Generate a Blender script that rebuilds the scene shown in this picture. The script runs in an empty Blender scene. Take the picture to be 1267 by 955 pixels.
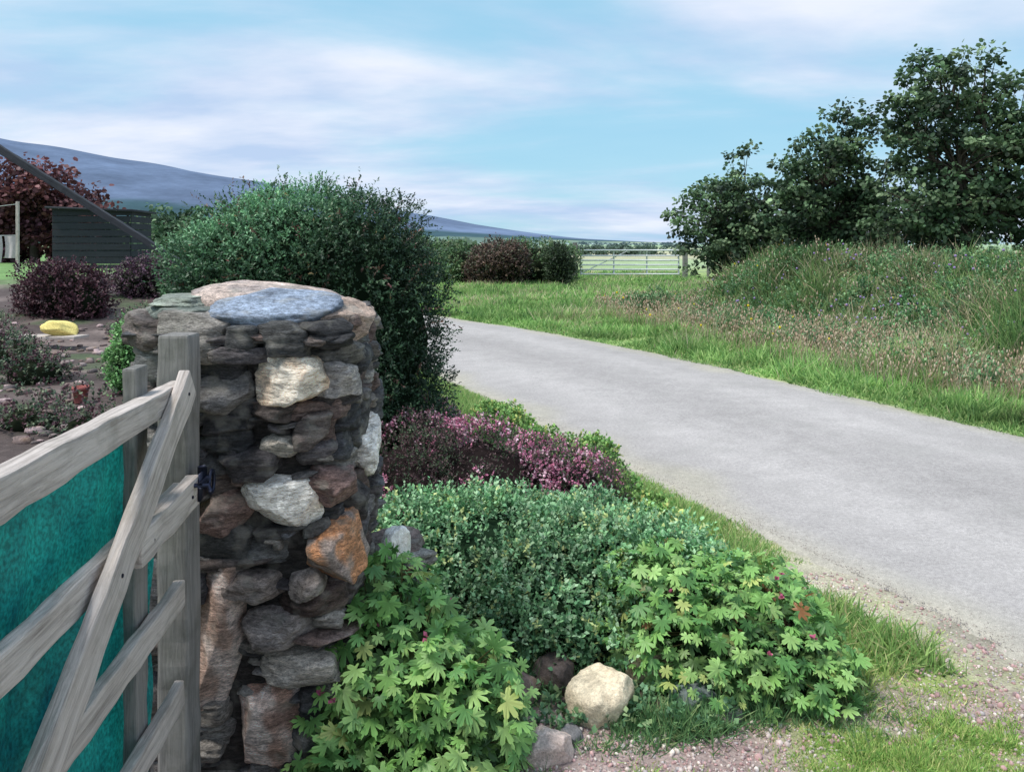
import bpy, bmesh, math, random, mathutils
import numpy as np
rng=np.random.default_rng(11); random.seed(5)
U=rng.uniform
def nrm(a): return a/(np.linalg.norm(a,axis=-1,keepdims=True)+1e-9)
def rdir(n): return nrm(rng.normal(size=(n,3)))
def sm(t): t=np.clip(t,0,1); return t*t*(3-2*t)
_k=rng.normal(size=(40,3)); _k=nrm(_k)*U(.6,1.6,(40,1)); _ph=U(0,6.28,40)
def sn(P,f,seed=0,n=7):
    P=np.asarray(P,float)
    if P.shape[-1]==2: P=np.concatenate([P,np.zeros(P.shape[:-1]+(1,))],-1)
    r=0
    for i in range(n):
        j=(seed*5+i)%40
        r=r+np.sin(P@_k[j]*f*(1+.35*i)+_ph[j]+seed)/(1+.25*i)
    return r/3.2
# ------------------------------------------------------------ mesh helpers
class Acc:
    def __init__(s): s.V=[];s.L=[];s.T=[];s.C=[];s.n=0
    def add(s,V,F,C):
        V=np.asarray(V,float).reshape(-1,3); C=np.asarray(C,float)
        if C.ndim==1: C=np.tile(C,(len(V),1))
        for f in F:
            f=np.asarray(f)
            s.L.append((f+s.n).ravel()); s.T.append(np.full(len(f),f.shape[1]))
        s.V.append(V); s.C.append(C); s.n+=len(V)
    def inst(s,tV,tF,P,R,S,C,shade=None):
        tV=np.asarray(tV,float); m=len(P); n=len(tV)
        S=np.asarray(S,float)
        if S.ndim==1: S=np.repeat(S[:,None],3,1)
        V=np.einsum('mnj,mij->mni',tV[None]*S[:,None,:],R)+P[:,None,:]
        off=(np.arange(m)*n)
        F=[(np.asarray(f)[None]+off[:,None,None]).reshape(-1,np.asarray(f).shape[1]) for f in tF]
        Cv=np.repeat(C[:,None,:],n,1)
        if shade is not None: Cv=Cv*np.asarray(shade)[None,:,None]
        s.add(V.reshape(-1,3),F,Cv.reshape(-1,3))
    def obj(s,name,mat,smooth=False,parent=None):
        me=bpy.data.meshes.new(name)
        V=np.concatenate(s.V); L=np.concatenate(s.L).astype(np.int32); T=np.concatenate(s.T).astype(np.int32)
        me.vertices.add(len(V)); me.vertices.foreach_set('co',V.astype(np.float32).ravel())
        me.loops.add(len(L)); me.loops.foreach_set('vertex_index',L)
        me.polygons.add(len(T)); st=np.concatenate([[0],np.cumsum(T)[:-1]]).astype(np.int32)
        me.polygons.foreach_set('loop_start',st); me.polygons.foreach_set('loop_total',T)
        if smooth: me.polygons.foreach_set('use_smooth',np.ones(len(T),bool))
        C=np.concatenate(s.C); C=np.concatenate([np.clip(C,0,1),np.ones((len(C),1))],1).astype(np.float32)
        a=me.color_attributes.new('Col','FLOAT_COLOR','POINT'); a.data.foreach_set('color',C.ravel())
        me.update(calc_edges=True); me.validate()
        o=bpy.data.objects.new(name,me); bpy.context.collection.objects.link(o)
        me.materials.append(mat)
        if parent: o.parent=parent
        return o
def basis(Y,Zh):
    Y=nrm(Y); X=nrm(np.cross(Y,Zh)); Z=np.cross(X,Y); return np.stack([X,Y,Z],2)
def ico(sub):
    b=bmesh.new(); bmesh.ops.create_icosphere(b,subdivisions=sub,radius=1)
    V=np.array([v.co[:] for v in b.verts]); F=np.array([[v.index for v in f.verts] for f in b.faces]); b.free(); return V,F
I0=ico(1);I2=ico(2);I3=ico(3);I4=ico(4);I5=ico(5)
def tube(acc,pts,rad,col,n=7):
    pts=np.asarray(pts,float); m=len(pts); d=np.gradient(pts,axis=0); R=basis(d,np.array([.3,.9,.2])+0*d)
    a=np.linspace(0,2*math.pi,n,endpoint=False)
    ring=np.stack([np.cos(a),0*a,np.sin(a)],1)
    V=np.einsum('nj,mij->mni',ring,R)*np.asarray(rad)[:,None,None]+pts[:,None,:]
    F=[]
    for i in range(m-1):
        for j in range(n): F.append([i*n+j,i*n+(j+1)%n,(i+1)*n+(j+1)%n,(i+1)*n+j])
    acc.add(V.reshape(-1,3),[np.array(F),np.array([list(range(n))]),np.array([[ (m-1)*n+j for j in range(n)][::-1]])],col)
# ------------------------------------------------------------ materials
def newmat(name):
    m=bpy.data.materials.new(name); m.use_nodes=True; nt=m.node_tree; nt.nodes.clear()
    return m,nt,nt.nodes,nt.links
def N(nt,t,**k):
    n=nt.nodes.new(t)
    for a,b in k.items():
        if a in n.inputs: n.inputs[a].default_value=b
        else: setattr(n,a,b)
    return n
def leafmat(name,rough=.55,trans=.22,spec=.35):
    m,nt,n,l=newmat(name)
    at=N(nt,'ShaderNodeAttribute',attribute_name='Col')
    p=N(nt,'ShaderNodeBsdfPrincipled',Roughness=rough); p.inputs['Specular IOR Level'].default_value=spec
    t=N(nt,'ShaderNodeBsdfTranslucent'); mx=N(nt,'ShaderNodeMixShader'); mx.inputs[0].default_value=trans
    o=N(nt,'ShaderNodeOutputMaterial')
    l.new(at.outputs['Color'],p.inputs['Base Color']); l.new(at.outputs['Color'],t.inputs[0])
    l.new(p.outputs[0],mx.inputs[1]); l.new(t.outputs[0],mx.inputs[2]); l.new(mx.outputs[0],o.inputs[0]); return m
def roughmat(name,scales=((8,.5),(60,.5)),rough=.9,bump=.5,bdist=.01,stretch=(1,1,1),lo=.45,hi=1.6,spec=.2,tint=None):
    m,nt,n,l=newmat(name)
    at=N(nt,'ShaderNodeAttribute',attribute_name='Col')
    tc=N(nt,'ShaderNodeTexCoord'); mp=N(nt,'ShaderNodeMapping'); mp.inputs['Scale'].default_value=stretch
    l.new(tc.outputs['Object'],mp.inputs[0])
    cur=at.outputs['Color']; hs=None
    for i,(sc,amt) in enumerate(scales):
        no=N(nt,'ShaderNodeTexNoise',Scale=sc,Detail=8.0,Roughness=.62); l.new(mp.outputs[0],no.inputs['Vector'])
        mr=N(nt,'ShaderNodeMapRange'); mr.inputs[1].default_value=.3; mr.inputs[2].default_value=.7
        mr.inputs[3].default_value=1-(1-lo)*amt*2*.7; mr.inputs[4].default_value=1+(hi-1)*amt*2*.7
        l.new(no.outputs[0],mr.inputs[0])
        mu=N(nt,'ShaderNodeVectorMath',operation='SCALE'); l.new(cur,mu.inputs[0]); l.new(mr.outputs[0],mu.inputs['Scale']); cur=mu.outputs[0]
        if hs is None: hs=no.outputs[0]
        else:
            ad=N(nt,'ShaderNodeMath',operation='MULTIPLY_ADD'); ad.inputs[1].default_value=.5; l.new(no.outputs[0],ad.inputs[0]); l.new(hs,ad.inputs[2]); hs=ad.outputs[0]
    if tint:
        no=N(nt,'ShaderNodeTexNoise',Scale=tint[1],Detail=6.0); l.new(tc.outputs['Object'],no.inputs['Vector'])
        mr=N(nt,'ShaderNodeMapRange'); mr.inputs[1].default_value=.52; mr.inputs[2].default_value=.68; mr.inputs[4].default_value=tint[2]
        l.new(no.outputs[0],mr.inputs[0]); mx=N(nt,'ShaderNodeMix',data_type='RGBA'); l.new(mr.outputs[0],mx.inputs[0]); l.new(cur,mx.inputs[6]); mx.inputs[7].default_value=(*tint[0],1); cur=mx.outputs[2]
    p=N(nt,'ShaderNodeBsdfPrincipled',Roughness=rough); p.inputs['Specular IOR Level'].default_value=spec
    l.new(cur,p.inputs['Base Color'])
    b=N(nt,'ShaderNodeBump',Strength=bump,Distance=bdist); l.new(hs,b.inputs['Height']); l.new(b.outputs[0],p.inputs['Normal'])
    o=N(nt,'ShaderNodeOutputMaterial'); l.new(p.outputs[0],o.inputs[0]); return m
M_leaf=leafmat('foliage'); M_gloss=leafmat('glossy_foliage',.45,.25,.4); M_grass=leafmat('grass_blades',.6,.3,.2); M_core=leafmat('painted_shade_core',1,0,0)
M_ground=roughmat('ground_earth',((1.2,.3),(9,.35),(90,.5)),bump=.6,bdist=.02)
M_stone=roughmat('slate_rubble',((9,.45),(48,.55),(170,.45)),bump=1.,bdist=.02,stretch=(1,1,3.4),tint=((.40,.38,.33),16,.5),rough=.75,lo=.3,hi=2.0,spec=.3)
M_rock=roughmat('boulder_rock',((9,.45),(55,.4),(160,.3)),bump=.8,bdist=.012,tint=((.34,.22,.12),9,.5),rough=.85)
M_bark=roughmat('bark',((10,.5),(50,.5)),bump=.8)
M_peb=roughmat('pebble',((60,.4),),bump=.2)
M_hill=roughmat('hill_haze_blue',((.006,.25),(.03,.25)),bump=0,rough=1,spec=0,lo=.6,hi=1.4)
M_road=roughmat('worn_asphalt',((.7,.10),(5,.12),(45,.24),(300,.65)),bump=.5,bdist=.006,rough=.9,lo=.5,hi=1.5,spec=.1,tint=((.33,.315,.30),2.2,.3))
def plain(name,col,rough=.5,metal=0):
    m,nt,n,l=newmat(name); p=N(nt,'ShaderNodeBsdfPrincipled',Roughness=rough,Metallic=metal)
    no=N(nt,'ShaderNodeTexNoise',Scale=25.0,Detail=5.0); mr=N(nt,'ShaderNodeMapRange'); mr.inputs[3].default_value=.65; mr.inputs[4].default_value=1.35
    tc=N(nt,'ShaderNodeTexCoord'); l.new(tc.outputs['Object'],no.inputs['Vector'])
    l.new(no.outputs[0],mr.inputs[0]); v=N(nt,'ShaderNodeVectorMath',operation='SCALE'); v.inputs[0].default_value=col; l.new(mr.outputs[0],v.inputs['Scale'])
    l.new(v.outputs[0],p.inputs['Base Color']); o=N(nt,'ShaderNodeOutputMaterial'); l.new(p.outputs[0],o.inputs[0]); return m
def woodmat(name,dark,light,green=.25):
    m,nt,n,l=newmat(name); tc=N(nt,'ShaderNodeTexCoord'); oi=N(nt,'ShaderNodeObjectInfo')
    ad=N(nt,'ShaderNodeVectorMath',operation='ADD'); l.new(tc.outputs['Object'],ad.inputs[0]); l.new(oi.outputs['Location'],ad.inputs[1])
    mp=N(nt,'ShaderNodeMapping'); mp.inputs['Scale'].default_value=(1.6,34,34); l.new(ad.outputs[0],mp.inputs[0])
    a=N(nt,'ShaderNodeTexNoise',Scale=2.2,Detail=10.0,Roughness=.75,Distortion=.6); l.new(mp.outputs[0],a.inputs['Vector'])
    r=N(nt,'ShaderNodeValToRGB'); e=r.color_ramp.elements; e[0].position=.30; e[0].color=(*dark,1); e[1].position=.58; e[1].color=(*light,1)
    l.new(a.outputs[0],r.inputs[0])
    b=N(nt,'ShaderNodeTexNoise',Scale=9.0,Detail=8.0,Roughness=.65); l.new(ad.outputs[0],b.inputs['Vector'])
    mr=N(nt,'ShaderNodeMapRange'); mr.inputs[1].default_value=.50; mr.inputs[2].default_value=.68; mr.inputs[4].default_value=green; l.new(b.outputs[0],mr.inputs[0])
    mx=N(nt,'ShaderNodeMix',data_type='RGBA'); l.new(mr.outputs[0],mx.inputs[0]); l.new(r.outputs[0],mx.inputs[6]); mx.inputs[7].default_value=(dark[0]*.9,dark[1]*.95,dark[2]*.8,1)
    p=N(nt,'ShaderNodeBsdfPrincipled',Roughness=.85); l.new(mx.outputs[2],p.inputs['Base Color'])
    bp=N(nt,'ShaderNodeBump',Strength=.8,Distance=.005); l.new(a.outputs[0],bp.inputs['Height']); l.new(bp.outputs[0],p.inputs['Normal'])
    o=N(nt,'ShaderNodeOutputMaterial'); l.new(p.outputs[0],o.inputs[0]); return m
M_wood=woodmat('weathered_oak',(.22,.185,.165),(.60,.53,.485),.42); M_post=woodmat('grey_post_wood',(.10,.095,.09),(.27,.255,.24),.5)
M_dark=woodmat('dark_shed_boards',(.008,.010,.015),(.03,.034,.045),.1)
M_iron=plain('black_iron',(.02,.025,.05),.4,.6); M_galv=plain('galvanised_steel',(.60,.63,.65),.5,.2)
# ------------------------------------------------------------ layout
CL=np.array([(6.6,-4),(4.75,.5),(3.72,3.0),(3.02,4.6),(2.3,6.2),(1.4,8.3),(.4,10.4),(-1.1,13),(-2.95,15.6),(-5.2,20),(-7.6,26),(-9.6,34),(-12,45)],float)
def catmull(P,k=12):
    Q=np.vstack([2*P[0]-P[1],P,2*P[-1]-P[-2]]); out=[]
    for i in range(1,len(Q)-2):
        for t in np.arange(k)/k:
            a,b,c,d=Q[i-1:i+3]; out.append(.5*((2*b)+(-a+c)*t+(2*a-5*b+4*c-d)*t*t+(-a+3*b-3*c+d)*t**3))
    out.append(P[-1]); return np.array(out)
CS=catmull(CL); HW=1.68
def road_d(x,y):
    P=np.stack([x,y],-1); A=CS[:-1:3]; B=np.vstack([CS[3::3],]) ; A=A[:len(B)]
    best=np.full(x.shape,1e9); sg=np.ones(x.shape)
    for a,b in zip(A,B):
        d=b-a; t=np.clip(((P-a)@d)/(d@d),0,1); q=P-(a+t[...,None]*d); dist=np.hypot(q[...,0],q[...,1])
        s=np.where(d[1]*q[...,0]-d[0]*q[...,1]>0,1.,-1.)
        m=dist<best; best=np.where(m,dist,best); sg=np.where(m,s,sg)
    return best*sg
FY=np.array([-5,0,4,8,12,16,18,20,40]); FX=np.array([10.5,9,7.3,6.0,4.9,3.95,3.9,4.5,5])
def bankd(x,y): return (x-np.interp(y,FY,FX))*.95
def H(x,y):
    x=np.asarray(x,float); y=np.asarray(y,float); P=np.stack([x,y],-1)
    h=.75*sm((-x-3)/5)*sm((y-8)/14)
    d=bankd(x,y)+.4*sn(P,.9,3)
    b=1.20*sm(d/2.3)*sm((22-y)/3.5)*(1-.4*sm((d-4)/5))
    h=h+b*(1+.13*sn(P,1.6,2)+.08*sn(P,4,5))
    rd=np.abs(road_d(x,y)); off=sm((rd-HW-.1)/1.2)
    near=(np.abs(x)<60)&(y<120)
    h=h+np.where(near,off*.035*sn(P,1.1,1)*(y>3.6),0)
    h=h+.13*np.exp(-(((x-.0)/.55)**2+((y-3.7)/1.0)**2))*sm((rd-HW-.05)/.7)
    return h
# ------------------------------------------------------------ ground
def axis(lo,hi,st,far,neg):
    a=list(np.arange(lo,hi,st)); s=st; v=hi
    while v<far: a.append(v); s*=1.13; v+=s
    a.append(far); s=st; v=lo
    while v>neg: s*=1.13; v-=s; a.insert(0,v)
    return np.array(a)
gx=axis(-9,9,.07,5000,-5000); gy=axis(-.5,21,.07,6000,-300)
X,Y=np.meshgrid(gx,gy); Z=H(X,Y); P2=np.stack([X,Y],-1)
RD=road_d(X,Y)
def mixc(c,col,f): return c*(1-f[...,None])+np.array(col)*f[...,None]
c=np.zeros(X.shape+(3,))+np.array([.21,.32,.10])
c=mixc(c,(.37,.40,.18),sm(sn(P2,.45,1)*.8+.35)*.7)
farf=sm((Y-38)/20)
patch=sn(P2,.012,4)
c=mixc(c,(.33,.42,.24),farf*.8); c=mixc(c,(.46,.42,.28),sm((Y-70)/10)*sm((130-Y)/10)*.8)
c=mixc(c,(.26,.38,.20),farf*sm(patch*2+.2)); c=mixc(c,(.44,.42,.28),farf*sm(patch*-2+.1)*.7)
c=mixc(c,(.32,.42,.44),sm((Y-160)/900)*.9)  # bluish haze painted into the far ground by distance
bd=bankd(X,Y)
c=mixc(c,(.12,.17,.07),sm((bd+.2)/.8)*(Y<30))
soil=(1-sm((X+.9)/.4))*(Y<26)*(RD<-HW-.6)*sm((Y-1)/.5)
c=mixc(c,(.09,.07,.066),soil*1.0)
c=mixc(c,(.24,.19,.175),soil*sm(sn(P2,1.7,5)*1.8-.1)*.8)
c=mixc(c,(.07,.10,.05),soil*sm(sn(P2,2.3,3)*1.8-.2)*.8)
c=mixc(c,(.16,.28,.10),sm((-X-10.5)/1.5)*sm((Y-17)/3)*(Y<60)*(RD<0))
bed=sm((X+1.0)/.2)*sm((1.2-X)/.3)*sm((Y-2.35)/.15)*(Y<8)*sm((-RD-HW-.3)/.15)
c=mixc(c,(.06,.045,.035),bed)
gr=(1-sm((Y-2.42-.1*sn(P2,3,1)-.35*sm((X-.9)/.6))/.15))*(X>-1.6)
c=mixc(c,(.33,.255,.235),gr)
c=mixc(c,(.27,.34,.11),gr*sm(sn(P2,5,6)*2+.6)*sm((X-.75)/.3)*.9)
edge=sm((RD+HW+.42+.16*sn(P2,3,2))/.16)*(RD<0)*(Y<4.4)
c=mixc(c,(.44,.40,.31),edge*.9)
c=mixc(c,(.34,.38,.15),edge*sm(sn(P2,6,1)*2.2)*.8)
edge=sm((HW+.14+.08*sn(P2,4,2)-np.abs(RD))/.12); c=mixc(c,(.38,.35,.28),edge)
acc=Acc(); ny,nx=X.shape; idx=np.arange(ny*nx).reshape(ny,nx)
acc.add(np.stack([X,Y,Z],-1).reshape(-1,3),[np.stack([idx[:-1,:-1],idx[:-1,1:],idx[1:,1:],idx[1:,:-1]],-1).reshape(-1,4)],c.reshape(-1,3))
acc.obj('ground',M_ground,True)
# road
acc=Acc(); T=nrm(np.gradient(CS,axis=0)); Nn=np.stack([T[:,1],-T[:,0]],1); w=np.concatenate([[-HW-.06],np.linspace(-HW,HW,29),[HW+.06]])
tt=np.linspace(0,len(CS)-1,1100)
fine=np.array([np.interp(tt,np.arange(len(CS)),CS[:,i]) for i in (0,1)]).T
fn=nrm(np.array([np.interp(tt,np.arange(len(CS)),Nn[:,i]) for i in (0,1)]).T)
jit=.035*sn(fine,3.,1)+.02*sn(fine,12.,2)+.012*sn(fine,31,3)
RP=fine[:,None,:]+fn[:,None,:]*(w[None,:,None]*(1+jit[:,None,None]*(np.abs(w)>HW*.95)[None,:,None]))
wt=w/HW
RZ=H(RP[...,0],RP[...,1])*(RP[...,1]>11)+(.012+.02*np.clip(1-wt**2,0,1)-.03*(np.abs(wt)>1.01))[None]
rc=np.zeros(RZ.shape+(3,))+np.array([.385,.36,.35])
rc*= (1+.12*np.exp(-((np.abs(wt)-.5)/.16)**2)-.08*np.exp(-(wt/.15)**2)+.05*sn(RP,.9,4))[...,None]
ed=np.clip(sm((np.abs(wt)[None]-.80+.12*sn(RP,2.5,5))/.2),0,1)
rc=mixc(rc,(.42,.39,.32),ed*.8)
m,k=RZ.shape; idx=np.arange(m*k).reshape(m,k)
acc.add(np.concatenate([RP,RZ[...,None]],-1).reshape(-1,3),[np.stack([idx[:-1,:-1],idx[:-1,1:],idx[1:,1:],idx[1:,:-1]],-1).reshape(-1,4)],rc.reshape(-1,3))
acc.obj('road',M_road,True)
# ------------------------------------------------------------ hills
def hill(name,xs,hs,y0,y1,seed,rough):
    gx=np.linspace(xs[0],xs[-1],420); gy=np.linspace(0,1,80); X,G=np.meshgrid(gx,gy); Y=y0+(y1-y0)*G
    pr=np.sin(np.clip(G/.62,0,1)*math.pi/2)**1.5*np.where(G>.62,1-.3*(G-.62),1)
    P=np.stack([X,Y],-1); h=np.interp(X,xs,hs); h=h*pr+h*rough*(sn(P,.004,seed)+.6*sn(P,.012,seed+2))*pr*np.minimum(G*3,1)*(G<.6)-5*(1-np.minimum(G*8,1))
    c=np.zeros(X.shape+(3,))+np.array((.13,.175,.265))  # blue distance haze painted into the hill's base colour
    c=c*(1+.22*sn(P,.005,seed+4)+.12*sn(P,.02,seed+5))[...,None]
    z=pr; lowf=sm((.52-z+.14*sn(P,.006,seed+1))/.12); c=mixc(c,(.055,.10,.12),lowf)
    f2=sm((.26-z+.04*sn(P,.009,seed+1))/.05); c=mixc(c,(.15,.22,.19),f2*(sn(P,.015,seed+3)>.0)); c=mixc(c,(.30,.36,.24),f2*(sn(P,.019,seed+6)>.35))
    acc=Acc(); ny,nx=X.shape; idx=np.arange(ny*nx).reshape(ny,nx)
    acc.add(np.stack([X,Y,h],-1).reshape(-1,3),[np.stack([idx[:-1,:-1],idx[:-1,1:],idx[1:,1:],idx[1:,:-1]],-1).reshape(-1,4)],c.reshape(-1,3)); acc.obj(name,M_hill,True)
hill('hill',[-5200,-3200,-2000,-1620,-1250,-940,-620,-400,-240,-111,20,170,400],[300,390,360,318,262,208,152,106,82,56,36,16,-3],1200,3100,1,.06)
# ------------------------------------------------------------ foliage helpers
LV=np.array([(0,0,0),(.28,.45,.07),(0,1,-.04),(-.28,.45,.07)]); LF=[np.array([[0,1,2],[0,2,3]])]
def lobes_raw(L,n,lo,hi,zmin,rej):
    w=(L[:,3]*L[:,4]+L[:,3]*L[:,5]); w=w/w.sum()
    i=rng.choice(len(L),n,p=w); d=rdir(n); r=U(lo,hi,(n,1)); P=L[i,:3]+d*L[i,3:]*r; Nn=nrm(d/L[i,3:])
    keep=P[:,2]>zmin
    for j in range(len(L)):
        q=np.linalg.norm((P-L[j,:3])/L[j,3:],axis=1); keep&=~((q<rej)&(i!=j))
    return P[keep],Nn[keep]
def lobes_sample(L,n,lo=.85,hi=1.03,zmin=-9,rej=.8):
    L=np.asarray(L,float); A=[];B=[];t=0
    for _ in range(8):
        p,q=lobes_raw(L,n,lo,hi,zmin,rej); A.append(p);B.append(q);t+=len(p)
        if t>=n: break
    return np.concatenate(A)[:n],np.concatenate(B)[:n]
def sublobes(L,n,r0,r1,zmin=0):
    P,_=lobes_sample(L,n,.86,1.0,zmin); r=U(r0,r1,(len(P),1)); return np.hstack([P,r,r,r*U(.7,1,(len(P),1))])
def core(name,L,s,col,parent=None):
    acc=Acc()
    for l in L:
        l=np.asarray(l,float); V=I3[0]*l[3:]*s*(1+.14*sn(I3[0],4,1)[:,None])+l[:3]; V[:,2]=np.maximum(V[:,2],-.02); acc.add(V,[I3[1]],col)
    return acc
def sprigs(acc,P,D,length,k,leaf,C,up=.5,spread=.9,cv=.25,lw=1.):
    n=len(P); t=np.tile((np.arange(k)+.6)/k,n); i=np.repeat(np.arange(n),k)
    Ln=length*U(.5,1.3,n); pos=P[i]+D[i]*(t*Ln[i])[:,None]; pos[:,2]-=(t**2)*Ln[i]*.15
    side=rdir(n*k); dr=nrm(D[i]*(.25+.8*t[:,None])+side*spread); nn=nrm(rdir(n*k)*.5+np.array([0,0,up])+D[i]*.4)
    S=leaf*U(.65,1.25,n*k); S3=np.stack([S*lw,S,S],1)
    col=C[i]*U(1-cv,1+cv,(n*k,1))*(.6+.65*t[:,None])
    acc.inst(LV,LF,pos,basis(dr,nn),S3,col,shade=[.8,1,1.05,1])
def pal(n,cols,w,cv=.15):
    cols=np.array(cols); w=np.array(w,float); i=rng.choice(len(cols),n,p=w/w.sum()); return cols[i]*U(1-cv,1+cv,(n,1))
def empty(name,loc=(0,0,0),rz=0):
    e=bpy.data.objects.new(name,None); e.location=loc; e.rotation_euler=(0,0,rz); bpy.context.collection.objects.link(e); return e
def plant(name,acc,coreacc,mat):
    e=empty(name); acc.obj('leaves',mat,False,e)
    if coreacc: coreacc.obj('dark_shade_core',M_core,True,e)  # near-black solid core added to stand in for shade between leaves
    return e
def cover(base,nsub,r0,r1,n,zmin=.02,share=.45):
    S=sublobes(base,nsub,r0,r1,zmin); a,b=lobes_sample(base,int(n*share),.86,1.02,zmin,.85); c_,d=lobes_sample(S,int(n*(1-share)),.8,1.05,zmin,.6)
    return np.concatenate([a,c_]),np.concatenate([b,d])
# ---- big shrub behind the pillar
acc=Acc(); base=[(-1.68,4.8,1.32,.38,.55,.50),(-1.40,4.85,1.36,.50,.65,.56),(-1.02,4.8,1.30,.48,.6,.58),(-.84,4.75,1.0,.36,.5,.5),(-.90,4.65,.55,.42,.45,.45),(-1.5,4.7,.6,.6,.6,.7)]
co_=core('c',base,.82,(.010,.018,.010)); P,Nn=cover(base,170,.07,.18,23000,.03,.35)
D=nrm(Nn*.9+np.array([0,0,.5])+rdir(len(P))*.5)
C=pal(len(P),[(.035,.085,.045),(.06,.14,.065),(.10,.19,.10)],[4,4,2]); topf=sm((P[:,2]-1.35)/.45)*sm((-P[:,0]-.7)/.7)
C=C*(1+1.5*topf[:,None])+topf[:,None]*np.array([.06,.10,.06]); C*= (1-.45*sm((P[:,0]+1.4)/.4)*(1-.5*sm((P[:,2]-1.5)/.3)))[:,None]; C*=(1+.3*sn(P,5,2))[:,None]  # light on the top left and shade on the right painted into leaves
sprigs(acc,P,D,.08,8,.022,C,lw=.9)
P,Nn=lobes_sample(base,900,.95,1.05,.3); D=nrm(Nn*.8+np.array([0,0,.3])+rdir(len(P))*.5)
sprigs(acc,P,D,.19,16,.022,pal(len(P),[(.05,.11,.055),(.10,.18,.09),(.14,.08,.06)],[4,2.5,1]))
P,Nn=lobes_sample(base[:3],170,1.0,1.05,1.3)
sprigs(acc,P,nrm(rdir(len(P))),.03,5,.018,pal(len(P),[(.45,.18,.18),(.35,.25,.12)],[1,1]))
plant('large_shrub',acc,co_,M_gloss)
# ---- heather
acc=Acc(); base=[(-.50,4.1,.22,.38,.5,.36),(-.15,4.05,.20,.44,.5,.37),(.24,4.1,.16,.36,.42,.30),(-.6,4.9,.2,.3,.4,.34)]
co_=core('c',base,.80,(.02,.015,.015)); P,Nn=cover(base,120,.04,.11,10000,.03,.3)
D=nrm(Nn*.6+np.array([0,0,.9])+rdir(len(P))*.5); C=pal(len(P),[(.06,.09,.05),(.10,.06,.06),(.12,.065,.075),(.10,.16,.08)],[3,3,2,1])*(1+.35*sn(P,6,1))[:,None]
sprigs(acc,P,D,.065,6,.016,C,lw=.8)
P_,_=lobes_sample(base,7500,1.02,1.20,.10); P_=P_[sn(P_,7,3)>-.08]; sprigs(acc,P_,nrm(rdir(len(P_))*.4+np.array([0,0,1])),.022,5,.013,pal(len(P_),[(.66,.25,.38),(.86,.54,.63),(.46,.15,.26)],[3,2.5,2]),lw=1.6)
plant('heather_plant',acc,co_,M_leaf)
# ---- small leaved green shrub
acc=Acc(); base=[(-.44,3.3,.15,.32,.42,.26),(-.05,3.3,.15,.40,.42,.27),(.3,3.22,.14,.38,.42,.27),(.62,3.15,.12,.32,.36,.24),(-.2,3.65,.03,.4,.25,.17),(.2,2.95,.12,.35,.3,.25)]
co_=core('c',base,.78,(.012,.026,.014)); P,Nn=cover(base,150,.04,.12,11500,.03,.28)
D=nrm(Nn*.7+np.array([0,0,.8])+rdir(len(P))*.65); C=pal(len(P),[(.13,.30,.14),(.25,.47,.23),(.40,.60,.36),(.54,.62,.26)],[4,5,3,.9])*(1+.4*sn(P,7,2))[:,None]
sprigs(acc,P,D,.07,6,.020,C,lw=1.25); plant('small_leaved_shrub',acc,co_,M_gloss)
# ---- yellow green low cover by the road
acc=Acc(); base=[(.46,4.9,.05,.25,.5,.24),(.56,4.25,.05,.2,.45,.22),(.1,5.2,.05,.35,.4,.22),(.74,3.75,.03,.2,.4,.18),(.97,3.2,.02,.2,.3,.13),(-.1,6.1,.05,.3,.6,.16)]
co_=core('c',base,.75,(.02,.03,.012)); P,Nn=cover(base,60,.04,.09,5200,.01)
sprigs(acc,P,nrm(Nn*.7+np.array([0,0,.8])+rdir(len(P))*.5),.05,6,.024,pal(len(P),[(.16,.33,.09),(.30,.49,.15),(.54,.57,.18)],[4,4,1.2]),lw=1.3); plant('ground_cover_plant',acc,co_,M_leaf)
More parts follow.
